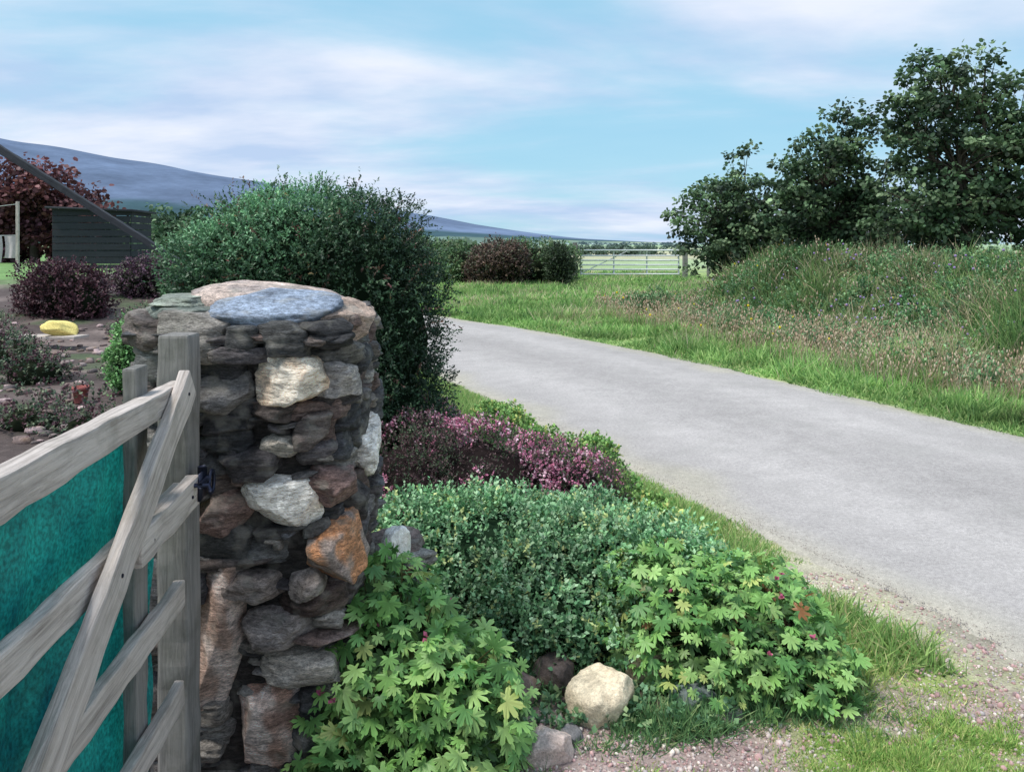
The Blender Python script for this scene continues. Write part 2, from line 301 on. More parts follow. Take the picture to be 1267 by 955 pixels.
# ---- geraniums
def palm():
    V=[(0,.12,0)]; lob=[(-128,.62),(-82,.86),(-40,.98),(0,1.05),(40,.98),(82,.86),(128,.62)]
    rim=[]
    for i,(a,r) in enumerate(lob):
        for da,rr,z in ((-21,.36,.03),(-13,.70,.0),(-7.5,.80,-.02),(-4,.78,-.01),(0,1.0,-.10),(4,.78,-.01),(7.5,.80,-.02),(13,.70,.0)):
            an=math.radians(a+da); k=r*rr if rr!=.36 else .34; rim.append((math.sin(an)*k,math.cos(an)*k,z))
    an=math.radians(149); rim.append((math.sin(an)*.3,math.cos(an)*.3,.03)); V+=rim
    F=[[0,i+1,i] for i in range(1,len(rim))]; V=np.array(V); V[0]=(0,0,.05); return V,[np.array(F)]
PV,PF=palm()
def geranium(name,base,n,size,seedcols,w):
    acc=Acc(); co_=core('c',base,.66,(.015,.03,.012))
    for (lo,hi,m) in ((.88,1.16,n),(.66,.90,int(n*1.2))):
        P,Nn=lobes_sample(base,m,lo,hi,.03,.9); k=len(P)
        nn=nrm(Nn*.7+np.array([0,-.25,.7])+rdir(k)*.55); dr=Nn*np.array([1,1,.1])+rdir(k)*.7+np.array([0,0,-.35])
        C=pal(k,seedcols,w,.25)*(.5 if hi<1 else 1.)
        sh=np.ones(len(PV)); sh[0]=.7
        for v in range(3):
            sel=np.arange(k)%3==v; tv=PV.copy(); rr=np.linalg.norm(tv[:,:2],axis=1); tv[:,2]+= (-.32,.05,-.14)[v]*rr**2+.05*np.sin(tv[:,0]*9+v)
            acc.inst(tv,PF,P[sel],basis(dr[sel],nn[sel]),size*U(.5,1.3,sel.sum()),C[sel],shade=sh)
        if hi>1:
            c0=np.array(base)[:,:3].mean(0)*np.array([1,1,.3])
            for i in range(0,k,5): tube(acc,[P[i],P[i]*.6+c0*.4+np.array([0,0,.03]),P[i]*.3+c0*.7],[.0018,.0022,.003],(.16,.14,.06),4)
    P,Nn=lobes_sample(base,9,1.05,1.15,.2)
    sprigs(acc,P,nrm(rdir(len(P))*.5+np.array([0,0,1])),.012,6,.016,pal(len(P),[(.5,.12,.22)],[1]),lw=1.6)
    return plant(name,acc,co_,M_gloss)
gc=[(.15,.35,.10),(.26,.50,.14),(.38,.62,.20),(.52,.62,.20),(.44,.20,.08)]
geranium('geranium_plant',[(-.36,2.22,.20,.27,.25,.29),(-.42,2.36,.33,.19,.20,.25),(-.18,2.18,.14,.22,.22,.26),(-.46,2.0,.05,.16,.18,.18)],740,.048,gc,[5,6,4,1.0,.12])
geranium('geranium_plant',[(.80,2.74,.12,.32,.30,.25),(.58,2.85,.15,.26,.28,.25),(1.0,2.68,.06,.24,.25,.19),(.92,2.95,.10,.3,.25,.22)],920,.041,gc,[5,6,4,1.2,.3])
# ------------------------------------------------------------ grass
BV=np.array([(-.5,0,0),(.5,0,0),(.4,.05,.5),(-.4,.05,.5),(0,.28,1)]); BF=[np.array([[0,1,2,3]]),np.array([[3,2,4]])]
def blades(acc,x,y,h,w,C,lean=.35):
    n=len(x); z=H(x,y)-.01; a=U(0,6.283,n); up=nrm(np.stack([rng.normal(0,lean,n),rng.normal(0,lean,n),np.ones(n)],1))
    f=np.stack([np.cos(a),np.sin(a),0*a],1); Zc=up; Xc=nrm(np.cross(f,Zc)); Yc=np.cross(Zc,Xc)
    acc.inst(BV,BF,np.stack([x,y,z],1),np.stack([Xc,Yc,Zc],2),np.stack([w,h,h],1),C,shade=[.5,.5,.9,.9,1.1])
green=[(.22,.41,.12),(.33,.52,.17),(.44,.60,.23),(.15,.30,.10)]
n=720000; y=5+35*U(0,1,n)**1.7; x=U(-1,1,n)*(y*.75+1)+.0
rd=road_d(x,y); bd=bankd(x,y); inb=(bd>-.3)&(y<22)
k=(rd>HW+.02+.09*sn(np.stack([x,y],1),5,1))&(x<y*.70+1)&(bd<3.4)&(U(0,1,n)<np.where(inb,1,.75)); x,y,rd,bd=x[k],y[k],rd[k],bd[k]; n=len(x); print('blades',n)
Q=np.stack([x,y],1); dry=sm(1-np.abs(bd+.4+.5*sn(Q,.8,5))/1.0)*(y<17)*.50+.10+.06*(bd>0)*(y<22); dry=np.clip(dry+.40*sn(Q,1.3,6)+.25*sn(Q,4,2),0.02,.85)*(sm((rd-HW-.4)/.8)*.9+.1)
isd=U(0,1,n)<dry
C=pal(n,green,[4,4,2,2]); C[isd]=pal(isd.sum(),[(.64,.54,.36),(.54,.44,.28),(.70,.61,.44)],[2,2,1])
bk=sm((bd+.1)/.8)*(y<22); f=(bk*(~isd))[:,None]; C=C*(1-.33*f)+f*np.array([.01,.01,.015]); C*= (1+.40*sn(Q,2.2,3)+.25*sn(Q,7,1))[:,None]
tall=.05+.09*sm((rd-HW)/.5)+.11*sm((bd+1.4)/1.2)*(y<22)
tall=tall*(1+.8*sn(Q,2.6,4)+.4*sn(Q,8,3)).clip(.25,3); h=tall*U(.5,1.5,n)*np.where(isd,1.3,1); w=(.004+.0011*y)*U(.6,1.4,n)*np.where(isd,.55,1)
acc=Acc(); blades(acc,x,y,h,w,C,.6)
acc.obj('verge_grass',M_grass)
acc=Acc(); m_=2000; y=6+14*U(0,1,m_)**1.2; x=np.interp(y,FY,FX)+U(-1.0,3.0,m_); k=sn(np.stack([x,y],1),1.7,6)>-.35; x,y=x[k],y[k]; z=H(x,y)+.08; P=np.stack([x,y,z],1); i=np.repeat(np.arange(len(x)),9); P=P[i]+rng.normal(0,.10,(len(i),3))
cc=pal(len(x),[(.09,.20,.09),(.15,.31,.13),(.25,.40,.19)],[3,3,2],.3)
sprigs(acc,P,nrm(rdir(len(P))*.7+np.array([0,0,1])),.17,6,.045,cc[i],lw=1.2)
acc.obj('bank_weeds',M_leaf)
acc=Acc(); n=9000; y=6+13*U(0,1,n)**1.3; x=np.interp(y,FY,FX)+U(-2.0,2.4,n); Q=np.stack([x,y],1); k=(road_d(x,y)>HW+.6)&(U(0,1,n)<np.where(bankd(x,y)<.3,.9,.4))&(sn(Q,2.1,3)>-.25); x,y,Q=x[k],y[k],Q[k]; n=len(x)
hh=U(.20,.50,n); z=H(x,y); P=np.stack([x+U(-.05,.05,n),y,z+hh*.9],1); fl=U(0,1,n); pz=sn(Q,1.5,7)
C=pal(n,[(.62,.50,.36),(.56,.40,.29),(.70,.60,.46)],[2,2,1])
pu=(fl<.38)&(pz>.15)&(bankd(x,y)>.3); C[pu]=(.44,.32,.60); ye=(fl>.992); C[ye]=(.85,.68,.04)
S=np.where(pu|ye,.028,.013)*U(.7,1.3,n)*(1+y*.03); S3=np.stack([S,S,S*np.where(pu|ye,1,3.0)],1)
R=basis(nrm(rdir(n)*.3+np.array([0,1,0])),np.array([0,0,1])+rdir(n)*.15); acc.inst(I0[0]*.5,[I0[1]],P,R,S3,C)
blades(acc,x,y,hh,np.full(n,.007),np.where((pu|ye)[:,None],np.array([.2,.3,.12]),C*.85),.12); acc.obj('wildflowers',M_grass)
acc=Acc(); n=110000; y=U(2.7,14,n); s=rng.beta(1,1.6,n)*1.3; cx=np.interp(y,CS[:,1],CS[:,0]); x=cx-(HW+s)*1.1
rd=road_d(x,y); Q=np.stack([x,y],1); k=(rd<-HW+.02+.14*sn(Q,4,1))&(U(0,1,n)<(6/y).clip(0,1)+.2)&((y>3.7)|(rd<-HW-.36-.15*sn(Q,5,2))); x,y,rd=x[k],y[k],rd[k]; n=len(x); Q=Q[k]
blades(acc,x,y,(.02+.07*sm((-rd-HW)/.4))*U(.4,1.6,n)*(1+.5*sn(Q,6,2)),U(.004,.009,n),pal(n,[(.22,.40,.12),(.37,.54,.18),(.56,.55,.27)],[4,4,1.7]),.65); acc.obj('roadside_grass',M_grass)
acc=Acc()
def tuft(cx,cy,rx,ry,n,h,cols,w):
    x=rng.normal(cx,rx,n); y=rng.normal(cy,ry,n); k=(road_d(x,y)<-HW-.02); x,y=x[k],y[k]; n=len(x); g=np.clip(1+.8*sn(np.stack([x,y],1),14,2),.25,2)
    blades(acc,x,y,h*U(.4,1.4,n)*g,U(.003,.006,n),pal(n,cols,w,.3),.75)
dk=[(.12,.26,.11),(.20,.37,.15),(.34,.45,.2)]; br=[(.26,.46,.12),(.44,.60,.18),(.62,.62,.27)]
tuft(.42,2.37,.06,.05,900,.06,dk,[3,3,1]); tuft(.60,2.40,.08,.05,1100,.065,dk,[3,3,1]); tuft(.30,2.30,.10,.03,500,.05,dk,[3,3,1])
tuft(.80,2.46,.12,.04,1000,.06,dk,[2,3,1]); tuft(1.12,2.50,.08,.08,1300,.06,dk,[1,3,2]); tuft(1.25,2.70,.07,.14,1100,.045,br,[2,3,3])
cs_=[(.98,2.12),(1.15,2.2),(1.3,2.1),(1.48,2.18),(1.6,2.3),(1.05,2.3),(1.4,2.32),(1.2,2.0),(1.75,2.15),(.85,2.05),(1.6,2.0)]
for _ in range(680):
    a_,b_=random.choice(cs_); tuft(a_+rng.normal()*.09,b_+rng.normal()*.055,.03,.022,110,.027,br,[3,3,1.4])
for _ in range(150): tuft(U(1.1,1.75),U(2.4,3.1),.04,.05,70,.018,br,[2,3,2])
for _ in range(50): tuft(U(.0,.9),U(1.95,2.2),.04,.03,60,.02,br,[3,3,1])
tuft(-.05,2.05,.10,.06,500,.07,dk,[3,3,1]); tuft(.05,2.6,.1,.1,700,.1,dk,[3,3,1])
acc.obj('grass_tufts',M_grass)
acc=Acc(); P=np.stack([U(.0,.75,260),U(2.34,2.6,260),U(.0,.05,260)],1); sprigs(acc,P,nrm(rdir(260)*.7+np.array([0,0,1])),.05,6,.022,pal(260,[(.13,.27,.14),(.20,.36,.17),(.30,.42,.2)],[3,3,1]),lw=1.5); acc.obj('border_weeds',M_gloss)
# ------------------------------------------------------------ gravel
acc=Acc(); n=60000; x=U(-.6,2.9,n); y=U(1.7,3.6,n); rd=road_d(x,y)
Q=np.stack([x,y],1); k=((y<2.46+.1*sn(Q,3,1)+.35*sm((x-.9)/.6))|((rd>-HW-.38-.15*sn(Q,3,2))))&(rd<-HW+.12*sn(Q,3,3)+.04*rng.normal(size=n))
k&=U(0,1,n)<np.where((x>.8),.55+.5*sn(Q,4,4),1) ; x,y=x[k],y[k]; n=len(x)
S=rng.gamma(2.6,.0016,n).clip(.0018,.014); C=pal(n,[(.50,.32,.31),(.55,.46,.43),(.34,.25,.25),(.70,.62,.56),(.42,.38,.38)],[4,3,3,1.5,2],.2)
acc.inst(I0[0],[I0[1]],np.stack([x,y,H(x,y)+S*.25],1),basis(rdir(n),rdir(n)),np.stack([S,S*U(.6,1,n),S*U(.5,.8,n)],1),C)
n=3600; y=U(1.6,7,n)**1.0; y=1.6+(y-1.6)**1.4/2; cx=np.interp(y,CS[:,1],CS[:,0]); s=rng.exponential(.10,n)*(1+.6*sn(np.stack([y,y*0],1),1.5,2)); x=cx-(HW-s+.02)*1.08; S=U(.001,.0032,n)
acc.inst(I0[0],[I0[1]],np.stack([x,y,0*x+.014+.01*np.clip(s,0,1)],1),basis(rdir(n),rdir(n)),S,pal(n,[(.42,.38,.35),(.32,.29,.27),(.50,.46,.42)],[1,1,1]))
acc.obj('gravel',M_peb)
# ------------------------------------------------------------ stones
def rock(dims,p=4.,seed=0,planes=7,amp=.07,base=None,strata=0.,dmin=.68):
    V0,F=base or I3; V=V0.copy(); r=1/(np.abs(V)**p).sum(1)**(1/p); V=V*r[:,None]; tone=np.ones(len(V))
    lr=np.random.default_rng(seed)
    V[:,2]+=V[:,0]*lr.uniform(-.18,.18)*V[:,2]; V[:,0]+=V[:,2]*lr.uniform(-.15,.15)
    for _ in range(planes):
        nn=nrm(lr.normal(size=3)*np.array([1,1,.6])); d=lr.uniform(dmin,1.1); s=V@nn-d; V=V-np.where(s>0,s,0)[:,None]*nn*.97
    V=V*(1+amp*sn(V+lr.uniform(-9,9,3),2.6,seed%8)[:,None]+amp*.5*sn(V+lr.uniform(-9,9,3),7,seed%7)[:,None]+amp*.3*sn(V+lr.uniform(-9,9,3),17,seed%6)[:,None])
    if strata>0:
        nl=max(3,dims[2]/.009); q=(V[:,2]+.14*V[:,0]*lr.uniform(-1,1)+.08*sn(V,2,seed%5))*nl/2; fl=np.floor(q).astype(int); tb=lr.uniform(-1,1,64); fr=q-fl
        off=tb[fl%64]*(1-sm((fr-.8)/.2))+tb[(fl+1)%64]*sm((fr-.8)/.2); V[:,:2]*=(1+strata*off)[:,None]; tone=1+.28*off
    return V*np.asarray(dims)/2,F,tone
def rotm(rx,ry,rz):
    cx,sx,cy,sy,cz,sz=math.cos(rx),math.sin(rx),math.cos(ry),math.sin(ry),math.cos(rz),math.sin(rz)
    return np.array([[cz,-sz,0],[sz,cz,0],[0,0,1]])@np.array([[cy,0,sy],[0,1,0],[-sy,0,cy]])@np.array([[1,0,0],[0,cx,-sx],[0,sx,cx]])
def put(acc,pos,dims,col,rot=(0,0,0),p=4.,planes=7,amp=.07,base=None,strata=0.,dmin=.68,patch=None):
    V,F,t=rock(dims,p,random.randrange(9999),planes,amp,base,strata,dmin); c=np.array(col)[None]*t[:,None]
    if patch is not None:
        f=sm(sn(V+pos,38,3)*2.2+.3)[:,None]; c=c*(1-f)+np.array(patch)*f
    acc.add(V@rotm(*rot).T+np.array(pos),[F],c)
PC=np.array([-.79,2.33]); PX,PY=.305,.285
def prof(z): return .93+.07*min(1,z/1.2)
th=np.linspace(0,2*math.pi,1441); ring=np.stack([np.cos(th),np.sin(th)],1); ring=ring/((np.abs(ring)**6).sum(1)**(1/6))[:,None]*np.array([PX,PY])
seg=np.concatenate([[0],np.cumsum(np.linalg.norm(np.diff(ring,axis=0),axis=1))]); PL=seg[-1]
def atp(s):
    s=s%PL; x=np.interp(s,seg,ring[:,0]); y=np.interp(s,seg,ring[:,1]); n=nrm(np.array([np.sign(x)*abs(x/PX)**5,np.sign(y)*abs(y/PY)**5])); return np.array([x,y]),n
slate=[(.07,.07,.075),(.10,.10,.10),(.13,.12,.115),(.11,.09,.082),(.17,.16,.15),(.05,.048,.05),(.22,.20,.18),(.14,.10,.088),(.07,.063,.065)]
special=[ # x,z,w,h,colour,patch
(-.61,1.21,.20,.125,(.90,.80,.66),(.76,.58,.42)),(-.647,.86,.21,.125,(.95,.90,.82),None),
(-.836,.475,.15,.37,(.56,.46,.41),(.36,.25,.20)),(-.70,.21,.18,.19,(.66,.55,.50),(.40,.25,.20)),(-.815,.83,.14,.11,(.22,.15,.13),None),
(-.66,.50,.19,.085,(.24,.21,.20),None),(-.62,.375,.20,.09,(.38,.34,.30),None),(-.82,1.17,.18,.10,(.20,.19,.185),None),(-.66,1.02,.13,.05,(.46,.42,.36),None),(-.74,.62,.17,.07,(.24,.20,.18),None),(-.59,.62,.10,.07,(.30,.26,.24),None)]
corner=[((-.505,2.40,.935),(.13,.17,.18),(.95,.90,.84),None),((-.515,2.13,.71),(.17,.22,.15),(.50,.24,.12),(.30,.24,.21)),((-.52,2.14,1.20),(.14,.2,.10),(.36,.33,.31),None),((-.53,2.13,.90),(.14,.2,.10),(.20,.13,.115),None)]
acc=Acc()
Vc=[];zz=np.linspace(-.1,1.36,12); rr=ring[:-1:24]
for z in zz: Vc+= [(PC[0]+a*(prof(z)-.11),PC[1]+b*(prof(z)-.11),z) for a,b in rr]
m=len(rr); acc.add(Vc,[np.array([[i*m+j,i*m+(j+1)%m,(i+1)*m+(j+1)%m,(i+1)*m+j] for i in range(11) for j in range(m)])],(.04,.036,.034))
z=0.0; row=0
while z<1.35:
    h=random.choice([.024,.032,.042,.055,.07]) if z>.3 else random.uniform(.04,.08); s=random.uniform(0,.2); s0=s
    while s<s0+PL-.03:
        w=random.uniform(.09,.28) if h<.04 else random.uniform(.06,.18)
        pos,nn=atp(s+w/2); zc=z+h/2+.03*math.sin((s*4.1+row*.55)) ; x=PC[0]+pos[0]*prof(zc); front=nn[1]<-.4; vis=front or nn[0]>.5
        hh=h*random.choice([1,1.1,1.3,1.8]); bad=front and any(abs(x-q[0])<(q[2]/2+w*.27) and abs(zc-q[1])<(q[3]/2+hh*.2) for q in special)
        px=PC+pos*prof(zc)
        if vis and not bad: bad=any(math.hypot(px[0]-q[0][0],px[1]-q[0][1])<.09+w*.3 and abs(zc-q[0][2])<q[1][2]/2+hh*.2 for q in corner)
        if not bad:
            o=random.uniform(-.032,.024); px=px-nn*(.05-o)
            put(acc,(px[0],px[1],min(zc,1.345)),(w*1.10,.15,hh*1.16),np.array(random.choice(slate))*random.uniform(.6,1.45),(random.uniform(-.12,.12),random.uniform(-.14,.14),math.atan2(nn[1],nn[0])+math.pi/2+random.uniform(-.12,.12)),p=random.uniform(5,12),planes=8,amp=.06,base=I4 if vis else I3,strata=.06,dmin=.80)
        s+=w*.95
    z+=h*.92; row+=1
for _ in range(480):
    s=random.uniform(0,PL); pos,nn=atp(s); zc=random.uniform(0,1.34); px=PC+pos*prof(zc)-nn*.032; sp_=nn[1]<-.4 and any(abs(px[0]-q[0])<(q[2]/2) and abs(zc-q[1])<(q[3]/2) for q in special)
    if sp_ : continue
    put(acc,(px[0],px[1],zc),(random.uniform(.03,.10),.08,random.uniform(.010,.035)),np.array(random.choice(slate))*random.uniform(.7,1.8),(0,random.uniform(-.4,.4),math.atan2(nn[1],nn[0])+math.pi/2),p=7,planes=6,amp=.09,base=I3,strata=.06)
for a,b,w,h,col,pt in special:
    ys=PC[1]-PY*prof(b); put(acc,(a,ys+.040,b),(w*1.12,.18,h*1.12),np.array(col),(0,random.uniform(-.15,.15),0),p=5,planes=16,amp=.10,base=I5,dmin=.74,patch=pt)
for q,d,col,pt in corner: put(acc,q,tuple(1.1*k for k in d),np.array(col),(0,random.uniform(-.15,.15),.2),p=5,planes=15,amp=.10,base=I5,dmin=.74,patch=pt)
# cap
put(acc,(-.79,2.38,1.375),(.56,.46,.19),(.48,.38,.33),(0,.05,.15),p=2.4,base=I5,amp=.06,patch=(.34,.28,.26))
put(acc,(-.70,2.165,1.392),(.37,.25,.098),(.21,.25,.32),(.22,.02,.05),p=4,base=I5,amp=.05,strata=.02,planes=8,dmin=.84)
put(acc,(-.99,2.20,1.385),(.22,.32,.05),(.20,.23,.20),(0,.0,.1),p=8,strata=.06,base=I4)
put(acc,(-1.0,2.25,1.42),(.2,.30,.035),(.27,.30,.25),(0,.0,.3),p=8,strata=.06,base=I4)
put(acc,(-.535,2.24,1.365),(.20,.34,.10),(.42,.31,.25),(.05,.36,-.2),p=3.2,base=I5,amp=.09)
put(acc,(-.55,2.47,1.35),(.2,.28,.07),(.3,.26,.23),(0,.25,.2),p=6,base=I4,strata=.05)
for x_ in (-.53,-.60,-.68,-.76,-.84,-.92,-1.02): put(acc,(x_,2.075,1.325+U(-.012,.012)),(.16,.12,.026),np.array(random.choice(slate)),(0,U(-.1,.1),U(-.2,.2)),p=10,strata=.08,base=I4)
acc.obj('stone_gate_pillar',M_stone,True)
for pos,d,col,r in [((.30,2.46,.07),(.235,.19,.165),(.78,.66,.48),.3),((.11,2.25,.035),(.18,.14,.11),(.66,.52,.46),.1),((-.40,2.52,.56),(.11,.1,.12),(.9,.87,.82),.4),((.50,2.66,.06),(.2,.16,.14),(.36,.29,.20),1.),((.62,2.50,.03),(.17,.12,.10),(.14,.17,.17),.2),
      ((.02,2.52,.05),(.17,.14,.12),(.22,.16,.14),.7),((.15,2.60,.06),(.16,.14,.14),(.14,.11,.10),2.),((.02,2.36,.02),(.11,.1,.07),(.30,.25,.23),2.),((.19,2.33,.02),(.08,.07,.06),(.22,.21,.21),1.),((.72,2.44,.02),(.1,.08,.06),(.18,.17,.17),.5),((-.06,2.16,.02),(.1,.08,.06),(.34,.3,.28),.5),((.36,2.54,.05),(.12,.1,.12),(.15,.12,.10),.5)]:
    a=Acc(); put(a,pos,d,np.array(col),(.1,-.08,r),p=2.8,planes=16,amp=.08,base=I5,dmin=.76); a.obj('boulder',M_rock,True)
a=Acc()
for i in range(14): put(a,(-.39+U(-.04,.04),2.58+U(-.08,.08),.03+i*.037),(.17,.2,.06),np.array(random.choice(slate)),(0,U(-.1,.1),U(0,3)),amp=.08,p=9,strata=.05,base=I4)
a.obj('rubble_footing',M_stone,True)
# ------------------------------------------------------------ wooden gate
def board(name,a,b,h0,h1,t,mat,parent,bev=.006,roll=0):
    a=np.array(a,float); b=np.array(b,float); L=np.linalg.norm(b-a); me=bpy.data.meshes.new(name); bm=bmesh.new()
    k=max(4,int(L/.06)); rings=[]
    for i in range(k+1):
        f=i/k; h=h0+(h1-h0)*f; wob=.0025
        rings.append([bm.verts.new((-L/2+L*f,sx*t/2+random.uniform(-wob,wob),sz*h/2+random.uniform(-wob,wob))) for sx,sz in((-1,-1),(1,-1),(1,1),(-1,1))])
    for i in range(k):
        for j in range(4): bm.faces.new([rings[i][j],rings[i][(j+1)%4],rings[i+1][(j+1)%4],rings[i+1][j]])
    bm.faces.new(rings[0][::-1]); bm.faces.new(rings[-1]); bmesh.ops.recalc_face_normals(bm,faces=bm.faces)
    es=[e for e in bm.edges if e.calc_face_angle(0)>.9]; bmesh.ops.bevel(bm,geom=es,offset=bev,segments=2,profile=.6,affect='EDGES')
    bm.to_mesh(me); bm.free(); o=bpy.data.objects.new(name,me); bpy.context.collection.objects.link(o); me.materials.append(mat)
    d=mathutils.Vector(((b-a)/L)); zref=mathutils.Vector((0,0,1)) if abs(d.z)<.9 else mathutils.Vector((1,0,0))
    y=zref.cross(d).normalized(); z=d.cross(y); M=mathutils.Matrix((d,y,z)).transposed().to_4x4(); M.translation=mathutils.Vector((a+b)/2); o.matrix_world=M
    if parent: o.parent=parent
    return o
CY=-.15
G=empty('wooden_gate',(-.865,2.015+CY,0),math.atan2(-1,.095))
GL=1.95
board('top_rail',(0.0,0,1.215),(GL,0,1.215),.055,.10,.045,M_wood,G)
for i,z in enumerate((.945,.69,.43,.18)): board('rail_%d'%(i+1),(0.0,0,z),(GL,0,z-.005),.066,.072,.028,M_wood,G)
board('brace',(.05,.037,1.245),(1.60,.037,.19),.085,.09,.028,M_wood,G)
board('latch_block',(-.005,.033,.955),(.40,.033,.952),.08,.076,.036,M_wood,G)
board('upright_inner',(.20,-.036,.08),(.20,-.036,1.31),.075,.07,.032,M_post,G)
board('upright_mid',(1.0,-.036,.08),(1.0,-.036,1.20),.075,.07,.032,M_post,G)
board('hinge_stile',(GL-.04,-.062,.08),(GL-.04,-.062,1.32),.09,.09,.05,M_wood,G)
m,nt,n_,l=newmat('teal_windbreak_netting'); tc=N(nt,'ShaderNodeTexCoord'); no=N(nt,'ShaderNodeTexNoise',Scale=2.4,Detail=10.0,Roughness=.7); l.new(tc.outputs['Object'],no.inputs['Vector'])
r=N(nt,'ShaderNodeValToRGB'); e=r.color_ramp.elements; e[0].position=.38; e[0].color=(.0,.06,.08,1); e[1].position=.64; e[1].color=(.012,.28,.25,1); l.new(no.outputs[0],r.inputs[0])
n2=N(nt,'ShaderNodeTexNoise',Scale=120.0,Detail=3.0); l.new(tc.outputs['Object'],n2.inputs['Vector']); mr=N(nt,'ShaderNodeMapRange'); mr.inputs[1].default_value=.35; mr.inputs[2].default_value=.65; mr.inputs[3].default_value=.6; mr.inputs[4].default_value=1.35; l.new(n2.outputs[0],mr.inputs[0])
sv=N(nt,'ShaderNodeVectorMath',operation='SCALE'); l.new(r.outputs[0],sv.inputs[0]); l.new(mr.outputs[0],sv.inputs['Scale'])
p=N(nt,'ShaderNodeBsdfPrincipled',Roughness=.6); l.new(sv.outputs[0],p.inputs['Base Color'])
ck=N(nt,'ShaderNodeTexChecker',Scale=330.0); l.new(tc.outputs['Object'],ck.inputs['Vector']); bp=N(nt,'ShaderNodeBump',Strength=.6,Distance=.002); l.new(ck.outputs['Fac'],bp.inputs['Height']); l.new(bp.outputs[0],p.inputs['Normal'])
tr=N(nt,'ShaderNodeBsdfTranslucent'); l.new(sv.outputs[0],tr.inputs[0]); mx=N(nt,'ShaderNodeMixShader'); mx.inputs[0].default_value=.35; l.new(p.outputs[0],mx.inputs[1]); l.new(tr.outputs[0],mx.inputs[2])
o=N(nt,'ShaderNodeOutputMaterial'); l.new(mx.outputs[0],o.inputs[0]); M_net=m
a=Acc(); gs=np.linspace(0.02,GL,120); gz=np.linspace(.06,1,80); S_,Z_=np.meshgrid(gs,gz); top=1.205-.02*sm(S_/.6)-.006*np.sin(S_*23); Zw=.06+(Z_-.06)/.94*(top-.06)
Yw=-.072+.009*np.sin(S_*14+Zw*3)+.007*np.sin(Zw*17+S_*5)+.004*np.sin(S_*47+Zw*9); idx=np.arange(S_.size).reshape(S_.shape)
a.add(np.stack([S_,Yw,Zw],-1).reshape(-1,3),[np.stack([idx[:-1,:-1],idx[:-1,1:],idx[1:,1:],idx[1:,:-1]],-1).reshape(-1,4)],(.0,.3,.3)); a.obj('windbreak_netting',M_net,True,G)
a=Acc(); tube(a,[(-.03,.065,.98),(.05,.065,.98)],[.007,.007],(1,1,1),10); tube(a,[(-.02,.05,.955),(-.02,.05,1.01)],[.012,.012],(1,1,1),10)
an=np.linspace(0,2*math.pi,17); tube(a,np.stack([-.035+.022*np.cos(an),.07+0*an,.965+.03*np.sin(an)],1),np.full(17,.005),(1,1,1),8)
tube(a,[(.045,.05,.98),(.045,.085,.98),(.045,.09,.965)],[.006,.006,.006],(1,1,1),8)
V=np.array([(x,y,z) for x in(-.045,.02) for y in(.0515,.056) for z in(.93,1.0)]); a.add(V,[np.array([[0,1,3,2],[4,6,7,5],[0,4,5,1],[2,3,7,6],[0,2,6,4],[1,5,7,3]])],(1,1,1)); a.obj('latch',M_iron,False,G)
a=Acc()
for s,z in ((.09,1.222),(.06,.955),(.33,.95),(.50,.945),(.86,.69),(1.26,.43)): tube(a,[(s,.045,z),(s,.053,z)],[.005,.004],(1,1,1),8)
a.obj('bolts',M_iron,False,G)
gp=board('gate_post',(-.895,2.08+CY,-.2),(-.895,2.08+CY,1.355),.085,.083,.085,M_post,None,.008)
hp=board('gate_post',(-.66,.0+CY,-.2),(-.66,.0+CY,1.4),.12,.12,.12,M_post,None,.01)
# ------------------------------------------------------------ trees
LT=np.array([(0,0,0),(.38,.3,.05),(.3,.75,.02),(0,1,-.06),(-.3,.75,.02),(-.38,.3,.05)])
def tree(name,base,lobes,nclump,leaves,leafsize,cols,w,barkcol=(.09,.075,.06),cr=(.10,.27),tr=.09,flat=.65):
    acc=Acc(); ab=Acc(); base=np.array(base,float); L=np.array(lobes,float)
    P,Nn=lobes_sample(L,nclump,.35,1.22,-9,.2); c0=L[:,:3].mean(0)
    fork=base*.55+np.array([c0[0],c0[1],c0[2]])*.45
    tube(ab,[base-[0,0,.3],base*.7+fork*.3+[.05,0,0],fork,fork*.6+c0*.4,c0],[tr*1.4,tr,tr*.8,tr*.6,tr*.3],barkcol,8)
    for l in L:
        tip=l[:3]+np.array([0,0,l[5]*.5]); mid=(fork+tip)/2+rng.normal(0,.12,3); tube(ab,[fork,mid,tip],[tr*.55,tr*.35,tr*.1],barkcol,6)
    for q in P:
        l=L[np.argmin(np.linalg.norm((L[:,:3]-q)/L[:,3:],axis=1))]; st=l[:3]*.75+fork*.25; mid=(st+q)/2+rng.normal(0,.08,3); tube(ab,[st,mid,q],[tr*.2,tr*.12,tr*.04],barkcol,4)
    r=U(cr[0],cr[1],len(P)); i=np.repeat(np.arange(len(P)),leaves); g=rng.normal(size=(len(i),3)); g=nrm(g)*(U(0,1,(len(i),1))**.4)*(1+.35*np.abs(rng.normal(size=(len(i),1)))*.8)
    pos=P[i]+g*r[i][:,None]*np.array([1,1,flat]); k=len(i); bc=pal(len(P),cols,w,.35)
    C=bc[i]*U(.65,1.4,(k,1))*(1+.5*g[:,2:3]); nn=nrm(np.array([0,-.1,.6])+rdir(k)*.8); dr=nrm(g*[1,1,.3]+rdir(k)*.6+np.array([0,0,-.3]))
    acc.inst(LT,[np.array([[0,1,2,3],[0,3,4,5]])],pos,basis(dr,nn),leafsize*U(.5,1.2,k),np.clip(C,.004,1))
    e=empty(name); ab.obj('trunk_and_limbs',M_bark,True,e); acc.obj('crown',M_leaf,False,e)
tc_=[(.06,.11,.055),(.10,.165,.08),(.17,.245,.13),(.04,.07,.04)]; tw=[4,4,2.4,2]
